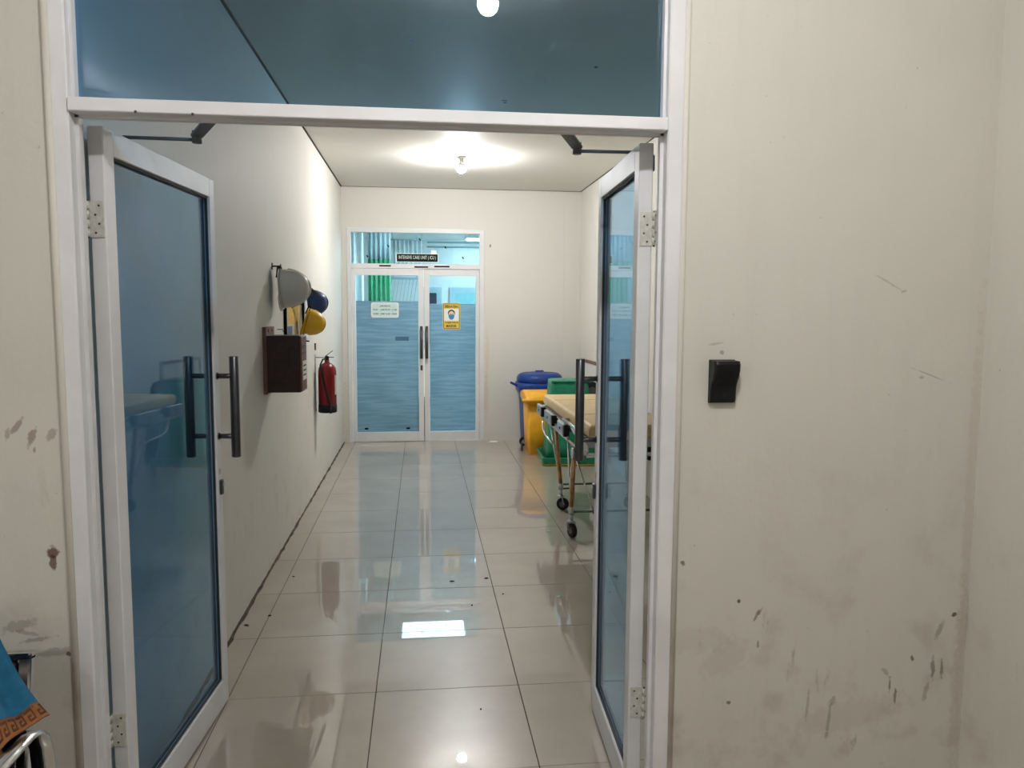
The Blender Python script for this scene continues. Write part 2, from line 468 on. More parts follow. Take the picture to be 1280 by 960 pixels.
# rounded plaster bead along the outer edges of the frame
m = MB().tube([(-.932, YD - .002, 0), (-.932, YD - .002, 2.985)], .010, 10); m.build('plaster_bead', 'wall_old', fr)
m = MB().tube([(.734, YD - .001, 0), (.734, YD - .001, 2.985)], .009, 10); m.build('plaster_bead', 'wall_old', fr)
for (px, pz) in ((-.72, 2.092), (-.58, 2.0905)):
    MB().lathe([(.004, 0), (.003, .002)], 8, Matrix.Translation((px, YD - .0125, pz)) @ Matrix.Rotation(R(90), 4, 'X')).build('chip_mark', 'screw_dark', fr)
win = struct(MB().box(JL + .002, JR - .002, 2.197, 2.203, 2.12, 2.95).build('window_1', 'glass_blue'), 'dark blue fixed glass above the open doors')
for (px, pz, s_) in ((.235, 2.165, .008), (-.02, 2.32, .006), (.49, 2.27, .004)):   # small stuck-on remnants
    mm = MB()
    for k in range(5):
        a = random.uniform(-s_, s_); b = random.uniform(-s_, s_) * .8
        mm.box(px + a - .003, px + a + .004, 2.2031, 2.2036, pz + b - .001, pz + b + .001)
    mm.build('sticker_remnant', 'sticker_blue', win)


def pull_handle(parent, lx, side, y_face, z0=1.015, z1=1.410):
    """vertical pull bar standing off the leaf; side = +-1 along local y"""
    yb = y_face + side * .066
    h = MB().tube([(lx, yb, z0), (lx, yb, z0 + .002), (lx, yb, z1 - .002), (lx, yb, z1)], [.016, .0175, .0175, .016], 16).build('pull_handle', 'dark_steel', parent)
    for z in (z0 + .082, z1 - .077):
        MB().tube([(lx, y_face, z), (lx, yb, z)], .010, 12).tube([(lx, y_face, z), (lx, y_face + side * .003, z)], .014, 14).build('standoff', 'dark_steel', h)
    return h


def leaf(name, label, loc, rz, width, vis):
    """aluminium glazed leaf: local x from the hinge to the free edge, vis = side of local y that faces the corridor"""
    d = struct(empty(name, loc, rz), label)
    T = .042; H0, H1 = .010, 2.083; st = .062; sf = .052
    part('stile', 'alu', d, (0, st, -T / 2, T / 2, H0, H1), bev=.0025)
    part('stile', 'alu', d, (width - sf, width, -T / 2, T / 2, H0, H1), bev=.0025)
    part('rail', 'alu', d, (st, width - sf, -T / 2, T / 2, H1 - .070, H1), bev=.0015)
    part('rail', 'alu', d, (st, width - sf, -T / 2, T / 2, H0, H0 + .105), bev=.0015)
    g = part('glass_pane', 'glass_blue', d, (st - .004, width - sf + .004, -.003, .003, H0 + .10, H1 - .066))
    for s_ in (-1, 1):
        a, b = sorted((s_ * .004, s_ * .012)); zt, zb = H1 - .070, H0 + .105
        part('glazing_gasket', 'gasket', d, (st, width - sf, a, b, zt - .007, zt), (st, width - sf, a, b, zb, zb + .007),
             (st, st + .006, a, b, zb, zt), (width - sf - .006, width - sf, a, b, zb, zt))
    hx = width - sf * .55
    pull_handle(d, hx, vis, vis * T / 2); pull_handle(d, hx, -vis, -vis * T / 2)
    lk = MB().box(hx - .011, hx + .011, vis * T / 2 if vis > 0 else -T / 2 - .012, T / 2 + .012 if vis > 0 else -T / 2, .865, .925, .004, 2).build('lock_cylinder', 'dark_steel', d)
    MB().tube([(hx, vis * (T / 2 + .011), .905), (hx, vis * (T / 2 + .016), .905)], .007, 12).build('keyhole', 'satin_metal', lk)
    part('lock_label', 'paper_cream', d, (hx - .012, hx + .012, *sorted((vis * T / 2, vis * (T / 2 + .0008))), .945, .968))
    for z in (1.785, .325):                               # hinges: plate on the leaf edge, knuckles, plate on the jamb
        hg = MB().box(-.0035, 0, -vis * T / 2, vis * T / 2 * .75, z, z + .098).build('hinge', 'hinge_paint', d) if vis > 0 else \
            MB().box(-.0035, 0, -T / 2 * .75, T / 2, z, z + .098).build('hinge', 'hinge_paint', d)
        ky = -vis * (T / 2 + .004)
        for k in range(4):
            MB().tube([(-.010, ky, z + .0245 * k + .0015), (-.010, ky, z + .0245 * (k + 1) - .0015)], .0065, 10).build('knuckle', 'hinge_paint', hg)
        MB().tube([(-.010, ky, z - .003), (-.010, ky, z + .101)], .0035, 8).build('hinge_pin', 'screw_dark', hg)
        MB().box(-.048, -.010, ky - .0015, ky + .0015, z, z + .098).build('jamb_plate', 'hinge_paint', hg)
        for k in range(4):
            MB().lathe([(.0034, 0), (.0022, .0012)], 8, Matrix.Translation((-.0035, vis * (.004 if k % 2 else -.006), z + .012 + .0245 * k)) @ Matrix.Rotation(R(-90), 4, 'Y')).build('screw', 'screw_dark', hg)
            MB().lathe([(.0036, 0), (.0022, .0012)], 8, Matrix.Translation((-.026 - .010 * (k % 2), ky + vis * .0015, z + .012 + .0245 * k)) @ Matrix.Rotation(R(-90 * vis), 4, 'X')).build('screw', 'screw_dark', hg)
    return d


def closer(parent, width, vis):
    """door closer body on the back of the top rail (local coordinates of the leaf)"""
    T = .042
    b = MB().box(.10, .32, *sorted((-vis * T / 2, -vis * (T / 2 + .030))), 2.020, 2.070, .004, 2).build('closer_body', 'closer_grey', parent)
    MB().tube([(.24, -vis * (T / 2 + .018), 2.068), (.24, -vis * (T / 2 + .018), 2.108)], .009, 10).build('spindle', 'closer_grey', b)


aL = math.atan2(3.155 - 2.272, -.786 + .852)
dL = leaf('door_1', 'wide white framed door leaf with blue glass standing open along the left wall', (-.852 - .021, 2.272, 0), aL, .885, -1)
closer(dL, .885, -1)
aR = math.atan2(2.945 - 2.272, .672 - .638)
dR = leaf('door_2', 'narrow white framed door leaf with blue glass standing open edge-on', (.638 + .022, 2.272, 0), aR, .674, 1)
closer(dR, .674, 1)
# folding arms of the closers, bolted to the back of the transom bar
for nm, p0, p1, p2, mirror in (('arm', (-.555, 2.24, 2.108), (-.668, 2.50, 2.112), (-.885, 2.512, 2.104), 1), ('arm', (.405, 2.24, 2.108), (.498, 2.50, 2.112), (.69, 2.512, 2.104), -1)):
    a = struct(empty('trim_4' if mirror == 1 else 'trim_5', p0), 'grey folding arm of the door closer')
    rel = lambda q: Vector(q) - Vector(p0)
    MB().bar(rel(p0), rel(p1), .036, .012, .003).build('main_arm', 'closer_grey', a)
    MB().tube([rel(p1) + Vector((0, 0, -.022)), rel(p1) + Vector((0, 0, .014))], .014, 12).build('elbow_pin', 'closer_grey', a)
    MB().tube([rel(p1) + Vector((0, 0, -.012)), rel(p2)], .0055, 10).build('rod', 'closer_grey', a)
    MB().box(-.03, .03, -.010, -.004, -.016, .016, .002).build('bracket', 'closer_grey', a)

# ------------------------------------------------------------------ far double door and fixed light
ff = struct(empty('trim_6', (0, 0, 0)), 'white aluminium frame of the far double door')
part('jamb', 'alu_far', ff, (-.865, -.818, YF - .012, YF + .07, 0, 2.555), bev=.003)
part('jamb', 'alu_far', ff, (.706, .765, YF - .012, YF + .07, 0, 2.555), bev=.003)
part('header', 'alu_far', ff, (-.818, .706, YF - .012, YF + .07, 2.508, 2.555), bev=.003)
part('transom_bar', 'alu_far', ff, (-.818, .706, YF - .014, YF + .07, 2.086, 2.142), bev=.003)
part('cover_strip', 'alu_far', ff, (-.875, .775, YF - .010, YF + .0, 2.555, 2.562))
for a_, b_ in ((-.488, -.350), (-.075, .090), (.163, .345)):
    part('black_tape_strip', 'tape_black', ff, (a_, b_, YF - .0155, YF - .014, 2.097 + .010 * (a_ < -.2) + .008 * (a_ > .1), 2.115 + .010 * (a_ < -.2) + .008 * (a_ > .1)))
w2 = struct(MB().box(-.82, .708, YF + .026, YF + .032, 2.14, 2.51).build('window_2', 'glass_far'), 'clear bluish fixed glass above the far door')
for (px, pz) in ((-.626, 2.227), (-.381, 2.352), (-.005, 2.433), (.298, 2.344), (.508, 2.223)):
    MB().prism([(px - .014, pz + .008), (px - .004, pz + .018), (px + .012, pz - .006), (px + .006, pz - .018), (px - .004, pz - .010)], YF + .0245, YF + .0258).build('black_sticker', 'tape_black', w2)


def far_leaf(name, label, x0, x1, yo, free, film_z, film_amt):
    d = struct(empty(name, (0, 0, 0)), label)
    y0, y1 = YF + yo, YF + yo + .042
    sl = .042 if free > 0 else .062; sr = .062 if free > 0 else .040
    part('stile', 'alu_far', d, (x0, x0 + sl, y0, y1, .006, 2.082), bev=.0025)
    part('stile', 'alu_far', d, (x1 - sr, x1, y0, y1, .006, 2.082), bev=.0025)
    part('rail', 'alu_far', d, (x0 + sl, x1 - sr, y0, y1, 2.004, 2.082), bev=.0015)
    part('rail', 'alu_far', d, (x0 + sl, x1 - sr, y0, y1, .006, .118), bev=.0015)
    g = part('glass_pane', 'glass_far', d, (x0 + sl - .003, x1 - sr + .003, y0 + .018, y0 + .024, .115, 2.008))
    part('frosted_film', 'frost_film', g, (x0 + sl + .004, x1 - sr - .004, y0 + .0165, y0 + .0178, .120, film_z))
    hx = x1 - sr * .45 if free > 0 else x0 + sl * .45
    h = MB().tube([(hx, y0 - .05, 1.012), (hx, y0 - .05, 1.402)], .0165, 14).build('pull_handle', 'dark_steel', d)
    for z in (1.10, 1.32): MB().tube([(hx, y0, z), (hx, y0 - .05, z)], .010, 10).build('standoff', 'satin_metal', h)
    return d, hx, y0


d3, hx, y0 = far_leaf('door_3', 'wider far door leaf with frosted film and visiting hours plate', -.812, .034, -.004, 1, 1.700, 1)
lk = MB().box(hx - .013, hx + .013, y0 - .010, y0, .868, .932, .004, 2).build('lock_cylinder', 'dark_steel', d3)
part('sticker', 'sticker_blue', d3, (-.306, -.145, y0 + .0150, y0 + .0162, 1.226, 1.274))
for px in (-.66, -.16): part('rubber_bumper', 'tape_black', d3, (px - .022, px + .022, y0 + .012, y0 + .0163, .150, .172))
d4, hx, y0 = far_leaf('door_4', 'narrower far door leaf with frosted film and mask notice', .042, .702, .010, -1, 1.672, 1)

# ------------------------------------------------------------------ signs on the far door
YS = YF + .0255
sg = thing('door_sign', 'black plate lettered INTENSIVE CARE UNIT above the far double door', 'sign', (-.04, YS, 2.17))
part('plate_border', 'sign_white', sg, (-.248, .252, -.003, -.0005, -.007, .098))
part('plate', 'sign_black', sg, (-.241, .245, -.005, -.003, 0, .090), bev=.001)
text_part('INTENSIVE CARE UNIT ( ICU )', 'lettering', 'sign_white', sg, -.218, .222, .018, .072, -.0056, .0)
vh = thing('visiting_hours_plate', 'pale rounded plate with visiting hours on the wider frosted door leaf', 'sign', (-.426, YF + .0118, 1.503))
MB().loft([[(x, -.004, z) for x, z, _ in rrect(-.163, .163, 0, .180, .022, 0)], [(x, 0, z) for x, z, _ in rrect(-.163, .163, 0, .180, .022, 0)]]).build('plate_border', 'sign_white', vh)
MB().loft([[(x, -.0055, z) for x, z, _ in rrect(-.150, .150, .012, .168, .018, 0)], [(x, -.004, z) for x, z, _ in rrect(-.150, .150, .012, .168, .018, 0)]]).build('plate', 'label_green_pale', vh)
text_part('JAM BESUK', 'lettering', 'print_dark', vh, -.062, .066, .124, .146, -.0062, .02)
text_part('PAGI  :  JAM 09.30 - 11.00', 'lettering', 'print_dark', vh, -.140, .140, .080, .102, -.0062, .02)
text_part('SORE :  JAM 16.00 - 18.00', 'lettering', 'print_dark', vh, -.140, .140, .030, .054, -.0062, .02)
mk = thing('mask_notice', 'yellow and white notice with a masked face on the narrower frosted door leaf', 'sign', (.368, YF + .0258, 1.362))


def plate_xz(nm, mat, par, x0, x1, z0, z1, r, ya, yb):
    return MB().loft([[(x, ya, z) for x, z, _ in rrect(x0, x1, z0, z1, r, 0)], [(x, yb, z) for x, z, _ in rrect(x0, x1, z0, z1, r, 0)]]).build(nm, mat, par)


plate_xz('backing', 'sign_yellow', mk, -.106, .106, 0, .320, .016, -.003, 0)
plate_xz('border', 'print_dark', mk, -.097, .097, .009, .311, .012, -.0036, -.003)
plate_xz('yellow_panel', 'sign_yellow', mk, -.091, .091, .015, .305, .010, -.0042, -.0036)
part('white_panel', 'sign_white', mk, (-.091, .091, -.0048, -.0042, .105, .250))
text_part('PERHATIAN', 'lettering', 'print_dark', mk, -.080, .080, .261, .293, -.0050, .03)
text_part('WAJIB PAKAI', 'lettering', 'print_dark', mk, -.080, .080, .068, .094, -.0050, .03)
text_part('MASKER', 'lettering', 'print_dark', mk, -.062, .062, .026, .058, -.0050, .03)
disc = lambda cx, cz, rx, rz, a0=0, a1=360, n=20: [(cx + rx * math.cos(R(a0 + (a1 - a0) * k / n)), cz + rz * math.sin(R(a0 + (a1 - a0) * k / n))) for k in range(n if a1 - a0 == 360 else n + 1)]
MB().prism(disc(0, .198, .043, .042), -.0052, -.0048).build('hair_print', 'print_dark', mk)
MB().prism(disc(0, .183, .034, .040), -.0055, -.0052).build('face_print', 'skin_print', mk)
MB().prism(disc(0, .168, .036, .050, 180, 360) + [(.036, .178), (0, .184), (-.036, .178)], -.0058, -.0055).build('mask_print', 'mask_blue', mk)
MB().box(-.022, -.010, -.0058, -.0055, .190, .194).box(.010, .022, -.0058, -.0055, .190, .194).build('eyes_print', 'print_dark', mk)
# small hook on the far wall
tag(MB().box(.829, .841, YF - .012, YF - .0005, 2.352, 2.385, .002).tube([(.835, YF - .008, 2.375), (.835, YF - .022, 2.372), (.835, YF - .022, 2.382)], .002, 6).build('wall_clip', 'dark_steel'),
    'small dark metal clip on the wall beside the far door light', 'clip')

# ================================================================== WARD BEHIND THE FAR DOOR
struct(MB().box(-3.0, 4.0, 9.57, 14.5, -.1, -.001).build('floor_ward', 'tile'))
struct(MB().box(-3.0, 4.0, 9.57, 14.1, 2.84, 2.94).build('ceiling_ward', 'ward_paint'))
struct(MB().box(-3.0, 4.0, 14.0, 14.1, 0, 2.84).build('wall_ward_back', 'ward_paint'))
struct(MB().box(-3.1, -3.0, 9.57, 14.1, 0, 2.84).build('wall_ward_left', 'ward_paint'))
struct(MB().box(4.0, 4.1, 9.57, 14.1, 0, 2.84).build('wall_ward_right', 'ward_paint'))
struct(MB().box(-3.0, -.865, 9.571, 9.62, 0, 2.84).box(.765, 4.0, 9.571, 9.62, 0, 2.84).box(-.865, .765, 9.571, 9.62, 2.555, 2.84).build('wall_ward_front', 'ward_paint'))
for i, (a, b) in enumerate(((.045, .37), (.512, 1.30))):
    f_ = struct(empty('window_%d' % (i + 3), (a, 13.99, 0)), 'white framed window in the ward back wall')
    ww = b - a
    part('frame', 'frame_blue_white', f_, (0, .05, -.03, 0, .95, 2.0), (ww - .05, ww, -.03, 0, .95, 2.0), (.05, ww - .05, -.03, 0, 1.95, 2.0), (.05, ww - .05, -.03, 0, .95, 1.0))
    part('inner_frame', 'frame_blue_white', f_, (.05, .09, -.02, 0, 1.0, 1.95), (ww - .09, ww - .05, -.02, 0, 1.0, 1.95), (.09, ww - .09, -.02, 0, 1.90, 1.95))
    part('pane', 'navy_plastic' if i == 0 else 'pane_cyan', f_, (.09, ww - .09, -.010, 0, 1.0, 1.90))
for (px, py, s_) in ((.93, 13.3, .14), (.15, 10.25, .42), (2.4, 11.2, .5)):  # panel nearest the door is added, out of view, to brighten curtains and film
    L_ = thing('ceiling_light_panel', 'square white light panel on the ward ceiling (the one nearest the door added as fill)', 'ceiling light', (px, py, 2.84), 0, 'light panels in the ward')
    part('housing', 'socket_white', L_, (-s_ - .03, s_ + .03, -s_ - .03, s_ + .03, -.045, 0))
    part('diffuser', 'panel_fill' if py < 10.5 else 'panel_glow', L_, (-s_, s_, -s_, s_, -.060, -.045))


def curtain(name, label, x0, x1, y, z0, z1, mat, amp=.03, waves=8, split=None, mat2=None, group=None, slant=0.0):
    c_ = thing(name, label, 'curtain', ((x0 + x1) / 2, y, z0), 0, group)
    w_ = x1 - x0

    def sheet(za, zb):
        n = waves * 8; rows = []
        for z in (za, (za + zb) / 2, zb):
            rows.append([(-w_ / 2 + w_ * k / n + slant * (z1 - z), amp * math.sin(2 * math.pi * waves * k / n) * (1 + .3 * math.sin(k * .7)) * (1.15 - .3 * (z - z0) / (z1 - z0)), z - z0) for k in range(n + 1)])
        return MB().grid(rows)
    if split:
        o = sheet(z0, split).build('fabric', mat, c_); solidify(o, .003)
        o = sheet(split, z1).build('mesh_top', mat2, c_); solidify(o, .003)
    else:
        o = sheet(z0, z1).build('fabric', mat, c_); solidify(o, .003)
    MB().tube([(-w_ / 2 - .05, 0, z1 - z0 + .012), (w_ / 2 + .05, 0, z1 - z0 + .012)], .012, 8).tube([(-w_ / 2, 0, z1 - z0 + .012), (-w_ / 2, 0, 2.84 - z0)], .006, 6).tube([(w_ / 2, 0, z1 - z0 + .012), (w_ / 2, 0, 2.84 - z0)], .006, 6).build('rail', 'frame_blue_white', c_)
    return c_


curtain('ward_curtain', 'white pleated curtain beside the green one behind the far door', -1.45, -.76, 10.7, .15, 2.79, 'curtain_white', .035, 7)
curtain('ward_curtain', 'green hospital curtain with a pale net top behind the far door', -.72, -.41, 11.0, .25, 2.78, 'curtain_green', .030, 5, 2.295, 'mesh_grey')
curtain('ward_curtain', 'white short curtain hanging from a ceiling rail behind the plate', -.42, .02, 12.0, 2.12, 2.64, 'curtain_white', .03, 7)
# slanting vertical blind slats
bl = thing('vertical_blind', 'grey vertical blind with slats hanging askew in the ward', 'blind', (-.44, 12.15, .60))
for k in range(8):
    x = .055 * k
    MB().bar((x, 0, 1.46), (x - .20, .0, .2), .034, .004).build('slat', 'slat_grey' if k < 6 else 'sticker_blue', bl)
MB().box(-.02, .42, -.02, .02, 1.46, 1.49).tube([(.02, 0, 1.48), (.02, 0, 2.24)], .006, 6).tube([(.38, 0, 1.48), (.38, 0, 2.24)], .006, 6).build('head_rail', 'frame_blue_white', bl)
for k, (yy, zz) in enumerate(((12.0, 2.62), (12.6, 2.60))):
    tag(MB().tube([(.10, yy, zz), (2.6, yy, zz)], .014, 8).tube([(1.3, yy, zz), (1.3, yy, 2.84)], .008, 8).build('curtain_rail', 'frame_blue_white'),
        ('empty white curtain rail next to the short curtain', 'empty white curtain rail deeper in the ward')[k], 'curtain rail')
ch = thing('padded_stool', 'dark padded stool standing behind the wider frosted leaf', 'stool', (-.20, 10.02, 0))
MB().loft([rrect(-.24, .30, -.26, .26, .08, .36), rrect(-.27, .33, -.29, .29, .10, .40), rrect(-.20, .33, -.22, .22, .10, .46)]).build('cushion', 'navy_plastic', ch)
MB().box(-.20, .26, -.22, .22, .06, .36).build('skirt', 'navy_plastic', ch)
for sx in (-.17, .23):
    for sy in (-.19, .19): MB().tube([(sx, sy, 0), (sx, sy, .07)], .02, 8).build('leg', 'black_rubber', ch)


# ================================================================== LAMPS
def bulb_lamp(label, x, y, glow):
    L_ = thing('bulb_lamp', label, 'lamp', (x, y, ZC))
    MB().lathe([(.045, -.018), (.048, -.012), (.048, 0)], 20).build('ceiling_rose', 'socket_white', L_)
    MB().lathe([(.020, -.060), (.022, -.050), (.022, -.020), (.018, -.018)], 16).build('socket', 'socket_white', L_)
    rb = .046; prof = [(.0005, -.152)]
    for k in range(1, 12):
        a = R(-90 + k * 9.5); prof.append((rb * math.cos(a), -.152 + rb + rb * math.sin(a)))
    MB().lathe(prof, 20).build('bulb', glow, L_)
    MB().lathe([(prof[-1][0] + .0008, prof[-1][1] - .001), (.036, -.078), (.022, -.058)], 20).build('bulb_collar', 'socket_white', L_)
    MB().tube([(.04, 0, -.010), (.09, -.01, -.012), (.14, -.02, -.018), (.175, -.03, -.030), (.185, -.03, -.038)], .005, 8).build('cable', 'socket_white', L_)
    return L_


bulb_lamp('bare glowing bulb on the corridor ceiling before the far door', .388, 7.50, 'bulb_glow')
bulb_lamp('bare glowing bulb on the waiting room ceiling mirrored in the dark glass', .30, .86, 'bulb_glow_room')
bulb_lamp('bare glowing bulb on the waiting room ceiling well away from the doors', -2.2, -1.2, 'bulb_glow_room')

# ================================================================== ON THE LEFT CORRIDOR WALL
sb = thing('suggestion_box', 'dark brown wooden box mounted on the corridor wall', 'box', (XL, 4.72, 1.10))
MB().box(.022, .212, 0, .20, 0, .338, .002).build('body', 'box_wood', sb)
bbm = MB().box(0, .022, -.012, .25, -.01, .388, .002).build('back_board', 'box_front_wood', sb)
for yy in (.06, .17): MB().tube([(.021, yy, .365), (.0235, yy, .365)], .010, 10).build('screw_hole', 'tape_black', bbm)
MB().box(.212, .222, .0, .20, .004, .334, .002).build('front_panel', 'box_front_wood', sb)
MB().box(.2225, .2245, .02, .18, .262, .282).box(.2225, .2240, .02, .18, .225, .238).build('slot', 'box_wood', sb)
lb = MB().box(.2222, .2235, .035, .175, .07, .185).build('label_sheet', 'paper', sb)
for k in range(3): MB().box(.2236, .2240, .05, .16, .095 + .028 * k, .105 + .028 * k).build('printed_line', 'print_dark', lb)

po = thing('framed_notice', 'dark framed cream notice with yellow print on the corridor wall behind the white helmet', 'notice', (XL, 5.44, 1.36))
MB().box(0, .018, 0, .030, 0, .42).box(0, .018, .79, .82, 0, .42).box(0, .018, .03, .79, .40, .42).box(0, .018, .03, .79, 0, .02).build('frame', 'tape_black', po)
MB().box(.002, .008, .03, .79, .02, .40).build('sheet', 'paper_cream', po)
MB().box(.0082, .009, .14, .60, .13, .34).build('yellow_print', 'print_yellow', po)
MB().box(.0082, .009, .10, .30, .035, .115).build('blue_print', 'print_blue', po)
tag(MB().box(XL, XL + .012, 6.30, 6.52, 1.36, 1.80, .002).build('white_board', 'board_white'), 'plain white panel on the corridor wall behind the yellow helmet', 'panel')
tag(MB().tube([(XL, 5.20, 1.463), (XL + .035, 5.20, 1.463), (XL + .035, 5.20, 1.448)], .003, 6).build('wire_hook', 'dark_steel'), 'thin bent wire hook on the wall next to the framed notice', 'hook')


def helmet(label, loc, tilt_y, rz, mat, sz=1.0, strap='black_rubber'):
    """safety helmet: opening towards -x, dome towards +x, peak at -z"""
    h = thing('safety_helmet', label, 'helmet', loc)
    h.rotation_euler = (0, tilt_y, rz)
    a, b, d = .104 * sz, .122 * sz, .172 * sz       # half width, half height, depth

    def shell(k, x0):
        rows = []
        for i in range(13):
            u = i / 12 * math.pi / 2
            rows.append([(x0 + (d * k - x0) * math.sin(u) ** .92 if i else x0, a * k * math.cos(u) ** .82 * math.cos(2 * math.pi * j / 28), b * k * (math.cos(u) ** .82) * math.sin(2 * math.pi * j / 28)) for j in range(29)])
        return MB().grid(rows)
    o = shell(1.0, 0).build('shell', mat, h); solidify(o, .004, -1)
    # ridge over the crown
    pts = [(d * math.sin(u) + .002, 0, b * math.cos(u)) for u in [R(-70 + 14 * k) for k in range(11)]]
    pts = [((d + .003) * math.cos(R(t_)) if False else d * math.cos(R(t_)) + .001, 0, b * math.sin(R(t_)) * .98) for t_ in range(-75, 76, 10)]
    MB().tube(pts, .010 * sz, 8).build('crown_ridge', mat, h)
    # rim and peak
    rim = [(-.002, (a + .004) * math.cos(2 * math.pi * k / 32), (b + .004) * math.sin(2 * math.pi * k / 32)) for k in range(33)]
    MB().tube(rim, .0045, 8).build('rim', mat, h)
    rows = []
    for i in range(5):
        f_ = i / 4
        rows.append([(-.004 - .012 * f_ * max(0, math.sin(R(t_))), (a + .030 * f_ * max(0, math.sin(R(t_)))) * math.cos(R(-t_)) * 1.0, (b + .018 * sz * f_ * max(0, math.sin(R(t_))) ** 1.2) * math.sin(R(-t_))) for t_ in range(20, 161, 10)])
    o = MB().grid(rows).build('peak', mat, h); solidify(o, .004)
    hz = MB()
    for t_ in range(0, 180, 45):
        cx, sx = math.cos(R(t_)), math.sin(R(t_))
        hz.tube([(.005, a * .93 * cx, b * .93 * sx), (d * .55, a * .55 * cx, b * .55 * sx), (d * .72, 0, 0), (d * .55, -a * .55 * cx, -b * .55 * sx), (.005, -a * .93 * cx, -b * .93 * sx)], .005, 6)
    hz.build('harness', strap, h)
    band = [(.012, a * .90 * math.cos(2 * math.pi * k / 24), b * .90 * math.sin(2 * math.pi * k / 24)) for k in range(25)]
    MB().tube(band, .009, 6).build('headband', strap, h)
    MB().bar((-.006, -a * .8, b * .55), (-.004, -a * .15, b * 1.16), .022, .003).bar((-.006, a * .8, b * .55), (-.004, a * .15, b * 1.16), .022, .003).build('chin_strap', strap, h)
    return h


helmet('dull white safety helmet hanging on the corridor wall above the brown box', (XL + .058, 5.06, 1.722), R(-4), R(0), 'helmet_white', 1.0)
helmet('dark blue safety helmet hanging behind the yellow one', (XL + .05, 6.28, 1.640), R(-6), R(6), 'helmet_blue', .84)
helmet('bright yellow safety helmet hanging lowest on the corridor wall', (XL + .072, 6.00, 1.508), R(16), R(0), 'helmet_yellow', .80)
for k, (yy, zz, lab) in enumerate(((5.06, 1.862, 'short black hook carrying the white helmet'), (6.28, 1.765, 'short black hook carrying the blue helmet'), (6.00, 1.632, 'short black hook carrying the yellow helmet'))):
    tag(MB().tube([(XL, yy, zz), (XL + .05, yy, zz), (XL + .055, yy, zz + .012)], .005, 8).box(XL, XL + .004, yy - .012, yy + .012, zz - .02, zz + .02).build('helmet_hook', 'black_rubber'), lab, 'hook')
# long black strap running from the white helmet down to the blue one
tag(MB().bar((XL + .075, 5.55, 1.825), (XL + .150, 6.05, 1.700), .030, .004).bar((XL + .0, 5.55, 1.836), (XL + .085, 5.55, 1.826), .030, .006).build('black_strap', 'black_rubber'), 'long black strap slung slantwise behind the white helmet', 'strap')
tag(MB().bar((XL + .05, 6.0, 1.40), (XL + .055, 6.0, 1.33), .028, .010).bar((XL + .03, 6.0, 1.36), (XL + .09, 6.0, 1.355), .02, .010).bar((XL, 6.0, 1.395), (XL + .06, 6.0, 1.395), .02, .006).build('strap_buckle', 'black_rubber'),
    'black strap buckle dangling below the yellow helmet', 'strap')

ex = thing('fire_extinguisher', 'red fire extinguisher with black base hanging on the corridor wall', 'fire extinguisher', (XL + .103, 6.97, .690))
rc = .079
MB().lathe([(rc - .006, .05), (rc, .056), (rc, .36), (rc - .004, .39), (rc - .018, .415), (rc - .040, .432), (.022, .440), (.020, .462)], 28).build('cylinder', 'ext_red', ex)
MB().lathe([(rc - .004, 0), (rc + .002, .006), (rc + .002, .068), (rc - .001, .072)], 28).build('base_boot', 'black_rubber', ex)
vv = MB().lathe([(.018, .460), (.018, .490), (.012, .498)], 14).build('valve', 'black_rubber', ex)
MB().bar((-.02, 0, .486), (.060, 0, .486), .018, .006).build('carry_handle', 'black_rubber', vv)
MB().bar((-.012, 0, .496), (.052, 0, .545), .016, .006).build('lever', 'black_rubber', vv)
MB().tube([(0, -.012, .475), (-.03, -.05, .470), (-.05, -.075, .42), (-.03, -.088, .30), (.0, -.090, .18), (.028, -.088, .085), (.034, -.086, .035)], .0075, 8).build('hose', 'black_rubber', ex)
MB().tube([(.034, -.086, .050), (.036, -.086, .0)], [.010, .013], 8).build('nozzle', 'black_rubber', ex)
MB().loft([[(rc * 1.012 * math.cos(R(t_)), rc * 1.012 * math.sin(R(t_)), z) for t_ in list(range(-30, 41, 10))] + [(rc * 1.006 * math.cos(R(t_)), rc * 1.006 * math.sin(R(t_)), z) for t_ in range(40, -31, -10)] for z in (.16, .33)]).build('label_sheet', 'extinguisher_label', ex)
bk = thing('extinguisher_bracket', 'narrow metal wall bracket carrying the red extinguisher', 'bracket', (XL, 6.97, .60))
part('back_strip', 'satin_metal', bk, (0, .006, -.014, .014, .10, .60))
MB().tube([(.004, 0, .575), (.085, 0, .573)], .004, 6).build('hook_wire', 'dark_steel', bk)
part('mounting_plate', 'box_front_wood', bk, (0, .010, -.016, .016, .64, .70))

# ================================================================== BINS BY THE FAR WALL
def wheel_mesh(r, wd, hub=True):
    m_ = MB(); M_ = Matrix.Rotation(R(90), 4, 'X')
    m_.lathe([(r * .80, -wd / 2), (r * .95, -wd / 2), (r, -wd * .3), (r, wd * .3), (r * .95, wd / 2), (r * .80, wd / 2)], 22, M_)
    return m_


